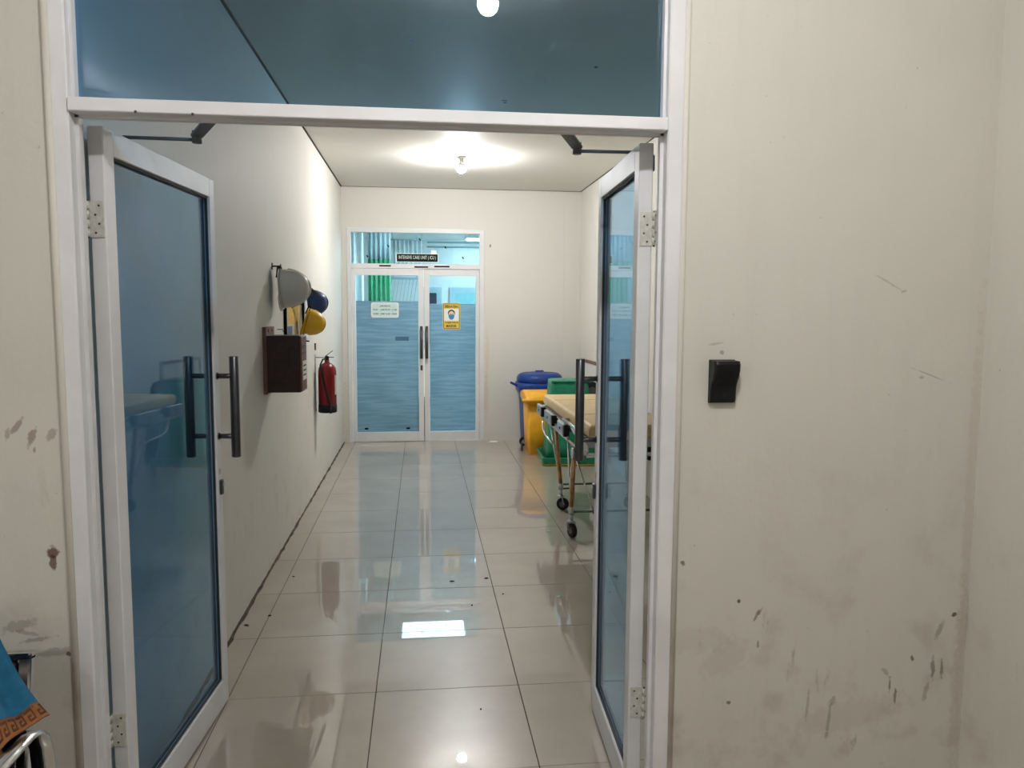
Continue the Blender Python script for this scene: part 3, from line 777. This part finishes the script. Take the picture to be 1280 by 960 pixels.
bb = thing('wheeled_bin', 'blue wheeled rubbish bin with round domed lid against the far wall', 'bin', (1.40, 9.14, 0))
MB().loft([rrect(-.203, .203, -.18, .20, .06, .055), rrect(-.212, .212, -.195, .22, .07, .30), rrect(-.225, .225, -.215, .235, .08, .62)], True).build('body', 'bin_blue', bb)
MB().loft([rrect(-.23, .23, -.22, .24, .10, .60), rrect(-.265, .265, -.25, .265, .12, .645), rrect(-.275, .275, -.262, .272, .13, .70), rrect(-.275, .275, -.262, .272, .13, .735), rrect(-.26, .26, -.25, .26, .12, .75)], True).build('rim', 'bin_blue', bb)
MB().bar((-.26, -.06, .705), (-.355, -.06, .752), .05, .026, .006).build('handle_lug', 'bin_blue', bb)
MB().bar((.26, -.06, .705), (.33, -.06, .752), .05, .026, .006).build('handle_lug', 'bin_blue', bb)
ld = MB().lathe([(.262, .745), (.272, .765), (.272, .805), (.255, .835), (.225, .855), (.205, .858), (.195, .850), (.15, .858), (.06, .872), (.001, .874)], 36, None, 1.0, .96).build('lid', 'bin_blue', bb)
MB().box(-.05, .05, -.015, .015, .872, .888, .006, 2).build('lid_grip', 'bin_blue', ld)
for sx in (-.195, .20):
    wh = wheel_mesh(.055, .045).build('wheel', 'black_rubber', bb, (sx, -.11, .055))
    MB().tube([(0, -.026, 0), (0, .026, 0)], .026, 14).build('hub', 'satin_metal', wh)
MB().tube([(-.20, -.085, .055), (.21, -.085, .055)], .009, 8).build('axle', 'dark_steel', bb)
for sx in (-.15, .15): MB().box(sx - .03, sx + .03, .10, .17, 0, .06).build('foot', 'black_rubber', bb)

yb = thing('wheeled_bin', 'yellow square wheeled bin standing in front of the blue one', 'bin', (1.345, 8.61, 0))
MB().loft([rrect(-.165, .165, -.175, .19, .03, .0), rrect(-.172, .172, -.185, .20, .03, .20), rrect(-.185, .185, -.20, .21, .03, .585)], True).build('body', 'bin_yellow', yb)
MB().loft([rrect(-.195, .195, -.21, .22, .03, .570), rrect(-.205, .205, -.222, .23, .035, .585), rrect(-.205, .205, -.222, .23, .035, .605)], True).build('rim', 'bin_yellow', yb)
sec = []
for (yy, zz) in ((-.235, .604), (-.235, .630), (-.18, .655), (-.05, .680), (.12, .690), (.235, .670), (.235, .607)):
    sec.append((yy, zz))
MB().loft([[(-.21, a_, b_) for a_, b_ in sec], [(-.19, a_ * .99, b_ + .012 if b_ > .61 else b_) for a_, b_ in sec], [(.19, a_ * .99, b_ + .012 if b_ > .61 else b_) for a_, b_ in sec], [(.21, a_, b_) for a_, b_ in sec]], True).build('lid', 'bin_yellow', yb)
MB().tube([(-.245, -.215, .613), (-.235, -.222, .613), (.235, -.222, .613), (.245, -.215, .613)], [.014, .022, .022, .014], 12).build('hinge_roll', 'bin_yellow', yb)
MB().box(-.21, -.20, .05, .16, 0, .10, .004).build('wheel', 'black_rubber', yb)

gb = thing('wheeled_bin', 'green wheeled bin standing upside down beside the stretcher', 'bin', (1.548, 8.08, 0), R(-3)); gb.scale = (.92, 1, 1)
MB().loft([rrect(-.285, .285, -.27, .27, .03, .055), rrect(-.262, .262, -.25, .25, .04, .18), rrect(-.240, .240, -.225, .23, .05, .50), rrect(-.222, .222, -.20, .21, .05, .80), rrect(-.215, .215, -.19, .20, .05, .865), rrect(-.19, .19, -.165, .175, .05, .872)], True).build('body', 'bin_green', gb)
MB().loft([rrect(-.30, .30, -.285, .285, .03, .012), rrect(-.325, .325, -.31, .31, .03, .03), rrect(-.33, .33, -.315, .315, .03, .085), rrect(-.315, .315, -.30, .30, .03, .088), rrect(-.29, .29, -.275, .275, .03, .060)], False).build('rim', 'bin_green', gb)
MB().loft([rrect(-.318, .318, -.303, .303, .03, 0), rrect(-.327, .327, -.312, .312, .03, .010), rrect(-.327, .327, -.312, .312, .03, .024)]).build('lip', 'bin_rim_olive', gb)
for (sx, sy) in ((.235, -.02), (.235, .15)):
    pass
wh = wheel_mesh(.098, .05).build('wheel', 'black_rubber', gb, (.245, -.16, .765))
MB().tube([(0, -.030, 0), (0, .030, 0)], .045, 18).build('hub', 'dark_steel', wh)
wh = wheel_mesh(.098, .05).build('wheel', 'black_rubber', gb, (.245, .19, .765))
MB().tube([(0, -.030, 0), (0, .030, 0)], .045, 18).build('hub', 'dark_steel', wh)
MB().tube([(.245, -.16, .765), (.245, .19, .765)], .011, 10).build('axle', 'dark_steel', gb)
for sy in (-.12, .12): MB().bar((.20, sy, .74), (.25, sy, .765), .03, .03).build('axle_lug', 'bin_green', gb)
MB().tube([(-.22, -.19, .866), (.22, -.19, .866)], .012, 8).build('bottom_edge', 'bin_green', gb)

bd = thing('leaning_board', 'white panel with a brown edge leaning against the corridor wall', 'board', (1.888, 8.72, 0))
bd.rotation_euler = (0, R(1.4), 0)
part('panel', 'board_white', bd, (.0, .012, -.44, .44, .02, 1.0))
part('frame_edge', 'board_brown', bd, (-.012, .02, .44, .47, 0, 1.03), (-.012, .02, -.44, .44, 1.0, 1.03), (-.012, .02, -.44, .44, 0, .02))
part('frame_side', 'satin_metal', bd, (-.012, .02, -.47, -.44, 0, 1.03))

# ================================================================== STRETCHER
st = thing('ambulance_stretcher', 'folding wheeled stretcher with cream mattress and coppery legs by the corridor wall', 'stretcher', (1.35, 5.9, 0))
ox, oy = -1.35, -5.9
P3 = lambda x, y, z: (x + ox, y + oy, z)
# mattress
mt = MB(); secs = []
x0, x1 = 1.085, 1.675
for (y, k) in ((4.925, .55), (4.935, .85), (4.965, 1.0), (5.6, 1.0), (6.2, 1.0), (6.79, 1.0), (6.82, .85), (6.83, .55)):
    zc, hh = .805, .048 * k
    loop = []
    for cx, cz, a0 in ((x1 - .03, zc + hh - .025 * k, 0), (x0 + .03, zc + hh - .025 * k, 90), (x0 + .03, zc - hh + .025 * k, 180), (x1 - .03, zc - hh + .025 * k, 270)):
        for q in range(5):
            a = R(a0 + 90 * q / 4); loop.append(P3(cx + .03 * math.cos(a), y, cz + .025 * k * math.sin(a)))
    secs.append(loop)
mt.loft(secs, True)
mat_o = mt.build('mattress', 'vinyl_cream', st)
for y in (5.45, 6.35): MB().tube([P3(x0 + .02, y, .8535), P3(x1 - .02, y, .8535)], .0025, 6).build('seam', 'vinyl_cream', mat_o)
part('mattress_deck', 'satin_metal', st, tuple([1.09 + ox, 1.67 + ox, 4.96 + oy, 6.80 + oy, .742, .756]))
for side, sx in ((-1, 1.065), (1, 1.695)):
    MB().tube([P3(sx, 6.86, .742), P3(sx, 6.80, .745), P3(sx, 5.05, .745), P3(sx, 4.99, .742), P3(sx, 4.93, .72), P3(sx, 4.90, .66)], .016, 12).build('side_rail', 'chrome', st)
    MB().tube([P3(sx, 6.80, .655), P3(sx, 5.20, .655)], .012, 10).build('lower_rail', 'chrome', st)
    # drop-side tube: chrome handrail segments
    MB().tube([P3(sx - .03 * -side * -1, 5.60, .79), P3(sx + side * .03, 5.58, .80), P3(sx + side * .03, 5.10, .80), P3(sx + side * .02, 5.02, .77), P3(sx + side * .015, 4.98, .70), P3(sx + side * .012, 4.97, .62)], .014, 12).build('guard_rail', 'chrome', st)
    for (ya, yb_) in ((6.55, 6.80), (6.02, 6.38), (5.50, 5.76)):
        a_, b_ = sorted((sx + side * .012, sx + side * .045))
        hb = MB().box(a_ + ox, b_ + ox, ya + oy, yb_ + oy, .683, .773, .006, 1).build('latch_housing', 'satin_metal', st)
        a_, b_ = sorted((sx + side * .008, sx + side * .050))
        MB().box(a_ + ox, b_ + ox, ya - .05 + oy, ya + oy, .690, .773, .004).build('end_block', 'black_plastic', hb)
        MB().tube([P3(sx + side * .044, (ya + yb_) / 2, .73), P3(sx + side * .052, (ya + yb_) / 2, .73)], .010, 10).build('bolt', 'dark_steel', hb)
    a_, b_ = sorted((sx + side * .010, sx + side * .026))
    part('side_channel', 'satin_metal', st, (a_ + ox, b_ + ox, 5.45 + oy, 6.80 + oy, .668, .712), bev=.003)
    # bent lower loop
    MB().tube([P3(sx + side * .03, 6.55, .66), P3(sx + side * .03, 6.52, .58), P3(sx + side * .02, 6.45, .545), P3(sx + side * .02, 6.10, .53)], .009, 10).build('loop_bar', 'chrome', st)
    # pivot plate
    MB().tube([P3(sx + side * .006, 5.30, .60), P3(sx + side * .02, 5.30, .60)], .040, 18).build('pivot_plate', 'satin_metal', st)
    for (yt, zt, yw, xw) in ((5.30, .64, 5.30, 1.047 if side < 0 else 1.70), (6.08, .68, 6.05, 1.108 if side < 0 else 1.66)):
        lg = MB().tube([P3(sx, yt, zt), P3(xw, yw, .20)], .016, 12).build('leg', 'copper_tube', st)
        MB().tube([P3(xw, yw, .215), P3(xw, yw, .165)], .0195, 12).tube([P3(xw, yw, .165), P3(xw, yw, .118)], .014, 12).build('leg_collar', 'satin_metal', lg)
        MB().tube([P3(sx + side * .0, yt + .24, .64), P3((sx + xw) / 2, (yt + yw) / 2 + .13, .42), P3(xw - side * .01, yw + .02, .19)], .008, 8).build('brace', 'chrome', st)
        cs = MB().lathe([(.026, -.006), (.028, 0), (.022, .010)], 16, Matrix.Translation(P3(xw, yw, .112))).build('caster_fork', 'satin_metal', st)
        sk = R(25 if yw > 5.6 else 72)
        dx_, dy_ = math.cos(sk), math.sin(sk)           # rolling direction of the swivel
        nx, ny = -dy_, dx_
        wc = Vector(P3(xw + dx_ * .018, yw - dy_ * .018, .050))
        for q in (-1, 1):
            e_ = wc + Vector((nx, ny, 0)) * .021 * q
            MB().bar(Vector(P3(xw, yw, .112)) + Vector((nx, ny, 0)) * .019 * q, e_, .030, .004).build('fork_plate', 'satin_metal', cs)
        wo = wheel_mesh(.050, .030).build('caster_wheel', 'black_rubber', st, wc)
        wo.rotation_euler = (0, 0, math.atan2(dy_, dx_) * -1 if False else math.atan2(-dy_, dx_))
        MB().tube([(0, -.018, 0), (0, .018, 0)], .024, 14).build('wheel_core', 'dark_steel', wo)
        if yw > 5.6 and side < 0:
            MB().bar(P3(xw + .02, yw - .01, .175), P3(xw + .075, yw - .03, .182), .022, .010).bar(P3(xw + .075, yw - .03, .185), P3(xw + .10, yw - .035, .135), .018, .008).build('brake_lever', 'black_plastic', cs)
for y, z in ((5.30, .150), (6.05, .178)):
    MB().tube([P3(1.047 if y < 5.5 else 1.108, y, z + .03), P3(1.70 if y < 5.5 else 1.66, y, z + .03)], .008, 10).build('cross_bar', 'dark_steel', st)
MB().box(1.20 + ox, 1.235 + ox, 5.285 + oy, 5.315 + oy, .165, .195, .003).build('brace_clamp', 'dark_steel', st)
MB().tube([P3(1.21, 5.31, .18), P3(1.10, 5.62, .62)], .007, 8).build('brace', 'chrome', st)
for y in (4.90, 6.84): MB().tube([P3(1.065, y, .66 if y < 5 else .742), P3(1.695, y, .66 if y < 5 else .742)], .015, 12).build('end_bar', 'chrome', st)
part('under_frame', 'satin_metal', st, (1.08 + ox, 1.68 + ox, 5.0 + oy, 5.03 + oy, .69, .735), (1.08 + ox, 1.68 + ox, 5.95 + oy, 5.98 + oy, .69, .735), (1.08 + ox, 1.68 + ox, 6.70 + oy, 6.73 + oy, .69, .735))
part('release_block', 'black_plastic', st, (1.50 + ox, 1.62 + ox, 4.98 + oy, 5.06 + oy, .60, .69), bev=.006)

# ================================================================== READER ON THE DOOR WALL
rd = thing('card_reader', 'small black curved wall device on the stained wall', 'wall device', (.862, YD, 1.332))
prof = [(.000, .0), (.016, .0), (.021, .006), (.022, .030), (.024, .044), (.031, .058), (.046, .078), (.053, .095), (.054, .112), (.048, .121), (.0, .121)]   # depth, height
loopL = []
body = MB(); secs = []
for (x, k) in ((-.040, .80), (-.037, .95), (-.032, 1.0), (.028, 1.0), (.033, .95), (.036, .80)):
    secs.append([(x, -d_ * k, .0605 + (z_ - .0605) * (.97 + .03 * k)) for d_, z_ in prof])
body.loft(secs, False); o = body.build('housing', 'black_plastic', rd)
MB().box(-.041, .037, -.004, 0, -.002, .123, .0015).build('back_plate', 'black_rubber', rd)
MB().tube([(0, -.020, .022), (0, -.0235, .022)], .007, 14).build('push_spot', 'black_rubber', rd)

# ================================================================== WAITING CHAIR AND CLOTHS
wc = thing('waiting_chair', 'chrome framed waiting chair with black pads against the stained wall', 'chair', (-1.145, 1.75, 0))
cx_, cy_ = -1.145, 1.75
Q = lambda x, y, z: (x - cx_, y - cy_, z)
seat = MB().loft([rrect(-.25, .25, -.40, .16, .05, .415), rrect(-.26, .26, -.41, .17, .06, .44), rrect(-.24, .24, -.39, .15, .05, .455)], True).build('seat', 'black_rubber', wc)
bkm = Matrix.Translation((0, .225, .455)) @ Matrix.Rotation(R(-10), 4, 'X')
MB().box(-.135, .135, -.022, .012, .0, .255, .006, 1, bkm).build('back_pad', 'black_plastic', wc)
MB().box(-.165, -.135, -.016, .014, -.02, .272, .006, 2, bkm).box(.135, .168, -.016, .014, -.02, .272, .006, 2, bkm).box(-.165, .168, -.016, .014, .255, .277, .006, 2, bkm).build('back_frame', 'chrome', wc)
for s_, ax in ((1, -.860), (-1, -1.44)):
    path = [(1.795, .36), (1.795, .56), (1.79, .60), (1.775, .635), (1.75, .658), (1.715, .667), (1.40, .662), (1.355, .655), (1.325, .63), (1.312, .59), (1.31, .40)]
    m = MB(); rows = []
    for (py, pz) in path: rows.append([Q(ax - .024, py, pz), Q(ax + .024, py, pz)])
    m.grid(rows); o = m.build('armrest', 'chrome', wc); solidify(o, .009)
    MB().bar(Q(ax, 1.80, .385), Q(ax, 1.31, .385), .03, .03).build('arm_support', 'chrome', wc)
    MB().bar(Q(ax * .98, 1.55, .385), Q(ax * .98, 1.55, .03), .035, .035).bar(Q(ax * .98, 1.22, .02), Q(ax * .98, 1.88, .02), .04, .04).build('leg', 'chrome', wc)
MB().bar(Q(-1.44, 1.55, .385), Q(-.860, 1.55, .385), .06, .04).build('seat_beam', 'satin_metal', wc)
MB().bar(Q(-1.02, 1.94, .40), Q(-1.02, 1.99, .52), .03, .02).bar(Q(-1.24, 1.94, .40), Q(-1.24, 1.99, .52), .03, .02).bar(Q(-1.02, 1.55, .385), Q(-1.02, 1.955, .40), .03, .03).bar(Q(-1.24, 1.55, .385), Q(-1.24, 1.955, .40), .03, .03).build('back_support', 'chrome', wc)

pc = thing('patterned_cushion', 'purple patterned cushion lying on the chair seat', 'cushion', (-1.215, 1.60, .455))
MB().loft([rrect(-.20, .20, -.16, .17, .05, .0), rrect(-.24, .24, -.20, .20, .07, .05), rrect(-.25, .25, -.21, .21, .08, .11), rrect(-.22, .235, -.18, .18, .07, .165), rrect(-.14, .16, -.11, .11, .05, .185)], True).build('cover', 'purple_pattern', pc)

# turquoise shawl thrown over the back and arm of the chair
sh = thing('draped_shawl', 'turquoise cloth with orange key-pattern trim thrown over the waiting chair', 'cloth', (-1.1, 1.9, .7))
qx, qy, qz = -1.1, 1.9, .7
hem = [(-.817, 1.742, .7015), (-.851, 1.720, .690), (-.868, 1.680, .680), (-.884, 1.655, .670), (-.925, 1.590, .668), (-1.02, 1.530, .664), (-1.15, 1.50, .662), (-1.30, 1.52, .662), (-1.42, 1.56, .66)]
top = [(-1.030, 1.972, .786), (-1.055, 1.975, .790), (-1.08, 1.978, .790), (-1.11, 1.98, .790), (-1.15, 1.98, .790), (-1.21, 1.98, .790), (-1.28, 1.98, .788), (-1.36, 1.98, .786), (-1.44, 1.975, .78)]


def interp(L, u):
    f_ = u * (len(L) - 1); i = min(int(f_), len(L) - 2); g_ = f_ - i
    return Vector(L[i]).lerp(Vector(L[i + 1]), g_)


def cloth_pt(u, v_, lift=0.0):
    """u along the hem, v from the chair back (0) to the hem (1); v below 0 hangs behind the backrest"""
    tp_, hm = interp(top, u), interp(hem, u)
    if v_ < 0:
        p_ = tp_ + Vector((0, .055 * min(1, -v_ * 6), v_ * .9))
    else:
        p_ = tp_.lerp(hm, v_)
        p_.z -= .020 * math.sin(math.pi * v_)
        p_.z += .010 * math.sin(u * 23 + v_ * 2) * math.sin(math.pi * min(1, v_ * .9)) * (1 if u > .05 else u * 20)
    return (p_.x - qx, p_.y - qy, p_.z - qz + lift)


VT = .80
o = MB().grid([[cloth_pt(u / 48, v_) for u in range(49)] for v_ in (-.20, -.12, -.05, 0, .08, .17, .26, .35, .44, .53, .62, .71, .79, VT)]).build('fabric', 'cloth_blue', sh); solidify(o, .003)
o = MB().grid([[cloth_pt(u / 48, v_) for u in range(49)] for v_ in (VT, .90, 1.0)]).build('trim_band', 'trim_orange', sh); solidify(o, .004)
# key pattern on the band
m = MB(); n_key = 17
for k in range(n_key):
    u0 = k / n_key + .004; du = 1 / n_key * .84

    def cell(a0, a1, b0, b1):
        m.grid([[cloth_pt(u0 + du * a0, VT + .20 * b0, .0028), cloth_pt(u0 + du * a1, VT + .20 * b0, .0028)], [cloth_pt(u0 + du * a0, VT + .20 * b1, .0028), cloth_pt(u0 + du * a1, VT + .20 * b1, .0028)]], False)
    cell(0, 1, .14, .26); cell(0, .16, .26, .86); cell(.16, .78, .74, .86); cell(.62, .78, .46, .74); cell(.36, .62, .46, .58)
o = m.build('key_pattern', 'trim_brown', sh); solidify(o, .001)

# ================================================================== SCRAPS AND PAINTED GLINTS ON THE FLOOR
def scrap(label, x, y, s_, mat, group=None, h=.004):
    m_ = MB(); n = 7; pts = []
    for k in range(n):
        a = 2 * math.pi * k / n; r_ = s_ * random.uniform(.5, 1.0); pts.append((r_ * math.cos(a), r_ * .6 * math.sin(a)))
    m_.loft([[(a, b, 0) for a, b in pts], [(a * .9, b * .9, h) for a, b in pts], [(a * .4, b * .4, h * 1.5) for a, b in pts]])
    o_ = m_.build('floor_scrap_glint', mat, None, (x, y, .0002)); tag(o_, label, 'scrap', group); return o_


scrap('torn white paper scrap on the tiles at the foot of the far wall', .87, 9.33, .075, 'paper', None, .006)
for (x, y, s_) in ((.38, 4.50, .015), (.174, 4.466, .016), (.23, 2.973, .005), (.267, 4.08, .007), (-.792, 4.044, .010), (-.765, 4.644, .009), (-.885, 3.93, .016), (.45, 4.23, .006)):
    scrap('tiny dark bit of dirt lying on the glossy tiles', x, y, s_, 'scrap_dark', 'dirt bits on the tiles')
for (x, y, lab) in ((.908, 5.452, 'small pale mint glint built as a solid fleck on the tile right beside a stretcher caster'), (.756, 4.16, 'small pale mint glint built as a solid fleck on open tiles well away from the stretcher casters')):
    scrap(lab, x, y, .024, 'glint_mint', 'painted mint glints on the tiles')  # floor reflections modelled as small pale solid pieces
